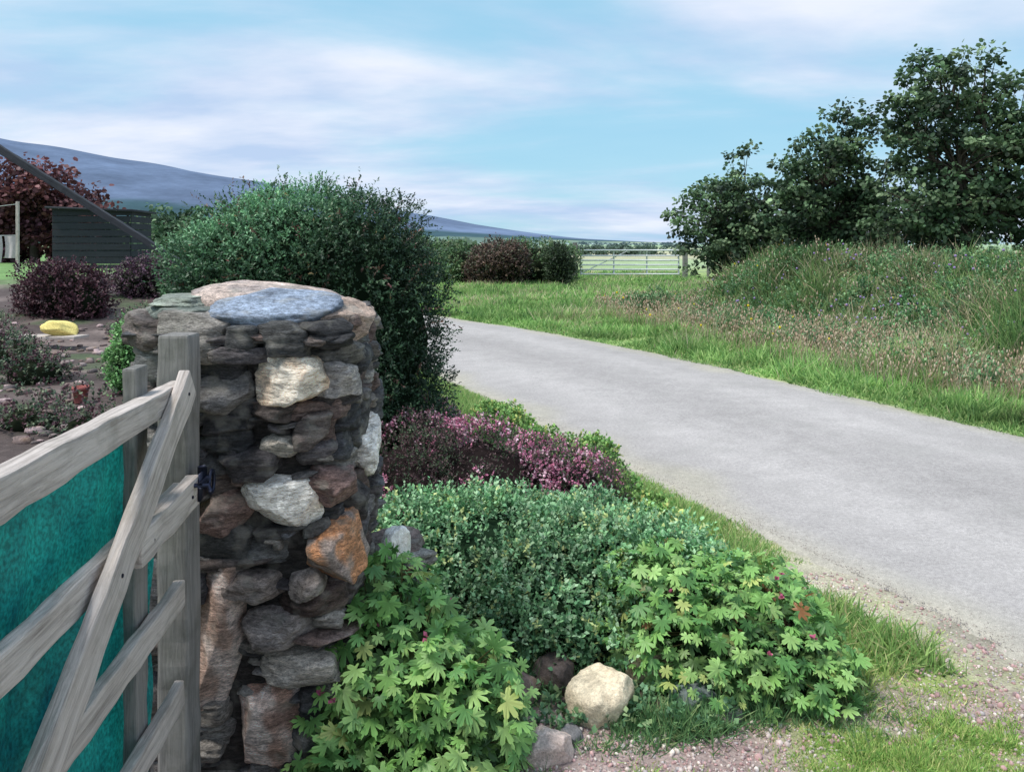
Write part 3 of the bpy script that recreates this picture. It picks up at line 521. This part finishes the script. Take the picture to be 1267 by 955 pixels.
tree('hawthorn_tree',(5.4,19.2,.3),[(5.0,19,2.4,.95,.9,.85),(5.75,19.2,3.0,.6,.8,.95),(5.6,19,1.5,1.3,1,.9),(4.75,18.8,1.45,.65,.7,.6),(6.3,19,2.2,.6,.7,.8)],220,56,.105,tc_,tw)
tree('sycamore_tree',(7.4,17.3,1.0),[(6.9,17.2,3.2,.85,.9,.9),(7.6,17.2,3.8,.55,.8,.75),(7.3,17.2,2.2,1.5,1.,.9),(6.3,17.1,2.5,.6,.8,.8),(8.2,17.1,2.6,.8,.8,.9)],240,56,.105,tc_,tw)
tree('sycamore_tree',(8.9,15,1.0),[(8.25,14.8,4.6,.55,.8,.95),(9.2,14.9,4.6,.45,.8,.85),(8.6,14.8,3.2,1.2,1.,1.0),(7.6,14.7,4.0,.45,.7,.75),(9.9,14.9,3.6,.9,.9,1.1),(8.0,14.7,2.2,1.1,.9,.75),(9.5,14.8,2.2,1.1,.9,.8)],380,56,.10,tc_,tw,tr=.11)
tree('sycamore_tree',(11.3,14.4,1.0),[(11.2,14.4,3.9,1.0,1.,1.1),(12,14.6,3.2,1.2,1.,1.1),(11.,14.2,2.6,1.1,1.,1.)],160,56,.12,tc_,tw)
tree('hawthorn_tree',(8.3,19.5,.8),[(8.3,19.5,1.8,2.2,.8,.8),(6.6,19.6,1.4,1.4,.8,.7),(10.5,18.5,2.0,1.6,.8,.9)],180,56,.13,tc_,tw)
rb=[(.13,.05,.055),(.18,.07,.07),(.08,.035,.045)]
tree('copper_beech_tree',(-20.5,33,.7),[(-20.5,33,3.2,2.0,1.8,1.7),(-18.9,33,2.4,1.5,1.4,1.4),(-22,33,2.5,1.8,1.5,1.7)],150,90,.22,rb,[3,2,2],cr=(.35,.7),tr=.2)
tree('ash_tree',(-17,36,.7),[(-16.6,36,1.7,1.8,1.4,1.2),(-18.5,36,1.5,1.4,1.2,1.0),(-14.9,35,1.5,1.2,1.2,1.1)],110,90,.2,tc_,tw,cr=(.3,.6),tr=.15)
tree('ash_tree',(-13.2,31,.7),[(-13.4,31,1.7,1.2,1.2,1.1),(-12.2,31,1.8,1.1,1.2,1.1)],90,90,.18,[(.06,.12,.06),(.10,.17,.09)],[1,1],cr=(.3,.5),tr=.12)
# ------------------------------------------------------------ hedges and shrubs beyond
def shrub(name,lobes,nsub,n,leaf,length,k,cols,w,sub=(.12,.3),corec=(.015,.02,.012),mat=None,zmin=0.):
    acc=Acc(); co_=core('c',lobes,.8,corec); P,Nn=cover(lobes,nsub,sub[0],sub[1],n,zmin)
    sprigs(acc,P,nrm(Nn*.7+np.array([0,0,.7])+rdir(len(P))*.5),length,k,leaf,pal(len(P),cols,w,.3)*(1+.3*sn(P,1.2,2))[:,None],lw=1.3); return plant(name,acc,co_,mat or M_leaf)
shrub('field_hedge',[(-4.2,31,.7,1.6,1.2,1.0),(-2.5,31,.6,1.5,1.2,.85),(1.0,31.2,.6,1.3,1.2,.95),(2.0,31.5,.6,.7,1.,.8),(-6,32,.8,1.5,1.2,1.1),(-7.5,33,.9,1.5,1.2,1.2),(-3.4,29.5,.2,1.2,.8,.6)],90,5200,.10,.35,6,[(.09,.17,.07),(.14,.24,.10),(.26,.28,.15)],[3,3,1.3])
shrub('copper_shrub',[(-.7,29.6,.7,.9,.9,.8),(-.1,29.6,.7,.7,.8,.8),(-1.1,29.6,.4,.6,.6,.5)],40,2300,.08,.3,6,[(.12,.075,.065),(.18,.12,.09),(.10,.11,.07)],[3,2,2])
shrub('gorse_bush',[(1.75,29,.6,.45,.5,.8)],15,1000,.07,.25,6,[(.05,.08,.045),(.08,.12,.06)],[1,1])
shrub('bramble_patch',[(3.3,17.0,.10,.6,.6,.26),(2.8,17.6,.06,.4,.4,.18)],20,1100,.05,.13,6,[(.12,.22,.10),(.18,.30,.14)],[1,1])
shrub('purple_shrub',[(-8.1,14,.65,.62,.6,.5),(-8.6,14.2,.6,.5,.5,.45),(-7.7,13.8,.5,.35,.4,.4)],40,2600,.05,.14,6,[(.10,.04,.055),(.065,.03,.04),(.14,.07,.08)],[2,2,1])
shrub('purple_shrub',[(-7.9,16.3,.75,.5,.5,.42),(-7.4,16.3,.6,.4,.4,.4)],30,1800,.05,.14,6,[(.15,.08,.12),(.09,.05,.07),(.12,.12,.09)],[2,2,1])
shrub('garden_shrub',[(-6.4,15.2,.6,.45,.5,.45),(-5.8,14.2,.5,.4,.5,.4),(-9.3,12.2,.4,.6,.5,.4)],30,1900,.05,.14,6,[(.09,.20,.09),(.13,.26,.12)],[2,2])
shrub('rockery_plants',[(-5.4,8.6,.1,.35,.3,.22),(-6.3,9.6,.15,.4,.35,.26),(-4.6,9.2,.1,.25,.25,.18),(-8.0,11.4,.15,.4,.4,.3),(-3.5,6.2,.05,.2,.2,.15),(-5.2,7.0,.05,.3,.25,.18),(-5.9,12.4,.2,.5,.3,.28),(-4.9,11.2,.15,.3,.3,.22),(-4.2,6.6,.03,.3,.2,.14)],60,4600,.03,.08,6,[(.07,.12,.07),(.14,.07,.085),(.19,.23,.14)],[2,2,1.])
shrub('conifer_seedling',[(-4.05,8.1,.45,.17,.17,.35),(-4.05,8.1,.25,.22,.2,.25)],25,1500,.03,.09,7,[(.14,.31,.11),(.22,.42,.16)],[2,2],sub=(.04,.09))
acc=Acc()
for (x0,y0,x1,y1,hh,nc) in [(-30,60,-4,75,1.6,110),(2,95,60,80,.9,120),(-90,120,30,150,1.2,200),(10,210,130,190,1.2,160),(-260,260,-40,330,4,220),(-10,420,200,400,1.8,160),(-520,420,-190,520,9,240),(60,700,420,640,2.6,140),(-900,800,-420,900,20,200)]:
    t=U(0,1,nc); P=np.stack([x0+(x1-x0)*t,y0+(y1-y0)*t,0*t],1)+rng.normal(0,hh*.25,(nc,3))*[1,1,0]; r=hh*U(.3,.75,nc)*(1+.5*sn(P,.08,2)).clip(.3,2)
    k=55; i=np.repeat(np.arange(nc),k); g=rdir(nc*k); pos=P[i]+g*r[i][:,None]; pos[:,2]=np.abs(pos[:,2])+r[i]*.2
    f=min(1,y0/450)**.7; C=pal(nc*k,[(.08,.13,.06),(.12,.18,.09)],[1,1],.25)*(1-f)+np.array([.12,.18,.21])*f  # farther rows blend to blue-grey: haze painted into the leaves
    acc.inst(LV,LF,pos,basis(rdir(nc*k),g),np.stack([r[i]*.9,r[i]*.45,r[i]*.45],1),C)
acc.obj('distant_hedgerow',M_leaf)
# ------------------------------------------------------------ field gate
FG=empty('metal_field_gate',(3.0,33.6,0),.02); a=Acc()
for z in (.22,.42,.62,.82,1.02,1.26): tube(a,[(0,0,z),(4.3,0,z)],[.034,.034],(1,1,1),6)
for x in (0,1.45,2.9,4.3): tube(a,[(x,.04,.18),(x,.04,1.28)],[.032,.032],(1,1,1),6)
tube(a,[(0,.09,.25),(2.1,.09,1.24)],[.02,.02],(1,1,1),6); a.obj('bars',M_galv,True,FG)
board('field_gate_post',(2.75,33.6,-.2),(2.75,33.6,1.6),.2,.2,.2,M_post,None); board('field_gate_post',(7.55,33.6,-.2),(7.55,33.6,1.5),.2,.2,.2,M_post,None)
F=empty('post_and_wire_fence')
for i in range(9): board('post_%d'%i,(8.6+i*2.2,33.8+.2*i,-.1),(8.6+i*2.2,33.8+.2*i,1.15),.1,.1,.1,M_post,F)
a=Acc()
for z in (.3,.6,.9,1.1): tube(a,[(7.7,33.7,z),(26.2,35.5,z)],[.008,.008],(1,1,1),4)
a.obj('wires',M_galv,False,F)
# ------------------------------------------------------------ garden things
SH=empty('garden_shed',(-13.7,25.8,.66),.1)
for i in range(9): board('board_%d'%i,(-1.2,-.9-.012*(i%2),.12+i*.225),(1.2,-.9-.012*(i%2),.12+i*.225),.205,.205,.03,M_dark,SH)
for i in range(9): board('side_%d'%i,(1.21,-.88,.12+i*.225),(1.21,.9,.12+i*.225),.205,.205,.03,M_dark,SH)
for i in range(9): board('back_%d'%i,(-1.21,-.88,.12+i*.225),(-1.21,.9,.12+i*.225),.205,.205,.03,M_dark,SH)
for x_ in (-1.1,0,1.1): board('stud_%d'%int(x_*10),(x_,-.85,.05),(x_,-.85,2.0),.06,.06,.06,M_dark,SH)
a=Acc(); V=np.array([(-1.35,-1.1,2.03),(1.35,-1.1,1.93),(1.35,1.05,1.93),(-1.35,1.05,2.03),(-1.35,-1.1,2.1),(1.35,-1.1,2.0),(1.35,1.05,2.0),(-1.35,1.05,2.1)]); a.add(V,[np.array([[0,3,2,1],[4,5,6,7],[0,1,5,4],[1,2,6,5],[2,3,7,6],[3,0,4,7]])],(1,1,1)); a.obj('roof',M_dark,False,SH)
RL=empty('sloping_timber_rail'); board('sloping_beam',(-6.1,8.35,2.92),(-3.45,8.1,1.33),.085,.06,.06,M_dark,RL); board('tall_post',(-6.02,8.40,-.1),(-6.02,8.40,3.05),.09,.09,.09,M_dark,RL); board('short_post',(-3.42,8.15,-.1),(-3.42,8.15,1.32),.05,.05,.05,M_dark,RL)
W=empty('washing_line'); board('post_near',(-13.9,21.6,.6),(-13.9,21.6,2.75),.07,.07,.07,M_wood,W); board('post_far',(-19.0,22.6,.6),(-19.0,22.6,2.75),.07,.07,.07,M_wood,W)
M_cloth=plain('pale_cloth',(.50,.44,.46),.9)
for i,(x0,ww,hh) in enumerate(((-14.35,.36,.62),(-14.75,.3,.75),(-15.3,.4,.6))):
    a=Acc(); xs=np.linspace(0,ww,10); zs=np.linspace(0,hh,8); A_,B_=np.meshgrid(xs,zs); idx=np.arange(80).reshape(8,10)
    a.add(np.stack([x0+A_+.03*np.sin(B_*5),21.72+.04*np.sin(A_*22+i),1.78-B_],-1).reshape(-1,3),[np.stack([idx[:-1,:-1],idx[:-1,1:],idx[1:,1:],idx[1:,:-1]],-1).reshape(-1,4)],(1,1,1)); a.obj('cloth_%d'%i,M_cloth,True,W)
a=Acc(); tube(a,[(-13.9,21.6,2.68),(-16.4,22.1,2.45),(-19,22.6,2.68)],[.008,.008,.008],(1,1,1),5); tube(a,[(-13.9,21.6,1.80),(-16.4,22.1,1.77),(-19,22.6,1.80)],[.008,.008,.008],(1,1,1),5); a.obj('line',M_galv,False,W)
board('plank',(-7.3,11.2,.22),(-6.2,11.0,.24),.04,.04,.3,M_wood,None)
a=Acc(); put(a,(-6.55,11.1,.34),(.50,.32,.24),np.array([.85,.70,.25]),(0,.25,.3),p=2.6,planes=14,amp=.15,base=I4); a.obj('yellow_sack',M_peb,True)
a=Acc(); an=np.linspace(0,2*math.pi,21)[:-1]; pr=[(.055,0),(.075,.13),(.085,.13),(.085,.16),(.07,.16),(.065,.12)]
V=[(-4.32+r*math.cos(t),7.6+r*math.sin(t),z) for r,z in pr for t in an]; a.add(V,[np.array([[i*20+j,i*20+(j+1)%20,(i+1)*20+(j+1)%20,(i+1)*20+j] for i in range(5) for j in range(20)]),np.array([[100+j for j in range(20)]])],(.30,.10,.09)); a.obj('flower_pot',M_peb,True)
a=Acc()
for i in range(800):
    x=U(-8.5,-2.4); y=U(5,13); s=U(.02,.13)**1.0; put(a,(x,y,float(H(x,y))+s*.15),(s*1.5,s,s*.6),np.array(random.choice([(.2,.15,.14),(.3,.24,.23),(.14,.12,.12),(.5,.38,.38)])),(0,0,U(0,3)),p=5,base=I2,amp=.08)
a.obj('rockery_stones',M_rock,True)
# ------------------------------------------------------------ world, sun, camera
w=bpy.data.worlds.new('World'); bpy.context.scene.world=w; w.use_nodes=True; nt=w.node_tree; nt.nodes.clear(); l=nt.links
EL,AZ=math.radians(62),math.radians(-112)
sky=N(nt,'ShaderNodeTexSky'); sky.sky_type='NISHITA'; sky.sun_disc=False; sky.sun_elevation=EL; sky.sun_rotation=AZ
sc=N(nt,'ShaderNodeVectorMath',operation='MULTIPLY'); sc.inputs[1].default_value=(.15,.15,.13); l.new(sky.outputs[0],sc.inputs[0])
tc=N(nt,'ShaderNodeTexCoord'); sp=N(nt,'ShaderNodeSeparateXYZ'); l.new(tc.outputs['Generated'],sp.inputs[0])
za=N(nt,'ShaderNodeMath',operation='MAXIMUM'); za.inputs[1].default_value=0; l.new(sp.outputs[2],za.inputs[0]); zb=N(nt,'ShaderNodeMath',operation='ADD'); zb.inputs[1].default_value=.16; l.new(za.outputs[0],zb.inputs[0])
dx=N(nt,'ShaderNodeMath',operation='DIVIDE'); l.new(sp.outputs[0],dx.inputs[0]); l.new(zb.outputs[0],dx.inputs[1]); dy=N(nt,'ShaderNodeMath',operation='DIVIDE'); l.new(sp.outputs[1],dy.inputs[0]); l.new(zb.outputs[0],dy.inputs[1])
cb=N(nt,'ShaderNodeCombineXYZ'); l.new(dx.outputs[0],cb.inputs[0]); l.new(dy.outputs[0],cb.inputs[1])
mp=N(nt,'ShaderNodeMapping'); mp.inputs['Scale'].default_value=(.5,.8,1); mp.inputs['Location'].default_value=(3.3,1.2,0); mp.inputs['Rotation'].default_value=(0,0,.35); l.new(cb.outputs[0],mp.inputs[0])
n1=N(nt,'ShaderNodeTexNoise',Scale=.9,Detail=8.0,Roughness=.54,Distortion=.3); l.new(mp.outputs[0],n1.inputs['Vector'])
r1=N(nt,'ShaderNodeMapRange'); r1.interpolation_type='SMOOTHSTEP'; r1.inputs[1].default_value=.34; r1.inputs[2].default_value=.60; r1.inputs[3].default_value=.08; r1.inputs[4].default_value=.97; l.new(n1.outputs[0],r1.inputs[0])
n2=N(nt,'ShaderNodeTexNoise',Scale=2.3,Detail=8.0,Roughness=.53); l.new(mp.outputs[0],n2.inputs['Vector'])
cr=N(nt,'ShaderNodeValToRGB'); e=cr.color_ramp.elements; e[0].position=.36; e[0].color=(.48,.61,.83,1); e[1].position=.66; e[1].color=(.80,.84,.95,1); l.new(n2.outputs[0],cr.inputs[0])
bl=N(nt,'ShaderNodeMix',data_type='RGBA'); bl.inputs[0].default_value=.78; l.new(sc.outputs[0],bl.inputs[6]); bl.inputs[7].default_value=(.30,.63,.85,1)
mx=N(nt,'ShaderNodeMix',data_type='RGBA'); l.new(r1.outputs[0],mx.inputs[0]); l.new(bl.outputs[2],mx.inputs[6]); l.new(cr.outputs[0],mx.inputs[7])
bg=N(nt,'ShaderNodeBackground'); bg.inputs[1].default_value=1.1; l.new(mx.outputs[2],bg.inputs[0]); o=N(nt,'ShaderNodeOutputWorld'); l.new(bg.outputs[0],o.inputs[0])
sd=bpy.data.lights.new('sun','SUN'); sd.energy=3.6; sd.angle=math.radians(14); sd.color=(1,.95,.88); so=bpy.data.objects.new('sun',sd); bpy.context.collection.objects.link(so)
dv=mathutils.Vector((math.sin(AZ)*math.cos(EL),math.cos(AZ)*math.cos(EL),math.sin(EL))); so.rotation_euler=dv.to_track_quat('Z','Y').to_euler()
cd=bpy.data.cameras.new('camera'); co=bpy.data.objects.new('camera',cd); bpy.context.collection.objects.link(co); cd.sensor_width=36; cd.lens=27.2; cd.clip_start=.05; cd.clip_end=12000
cd.shift_y=-.14
co.location=(0,CY,1.6); co.rotation_euler=(math.radians(90),0,0); s=bpy.context.scene; s.camera=co
s.view_settings.view_transform='Standard'; s.view_settings.look='None'; s.view_settings.exposure=0
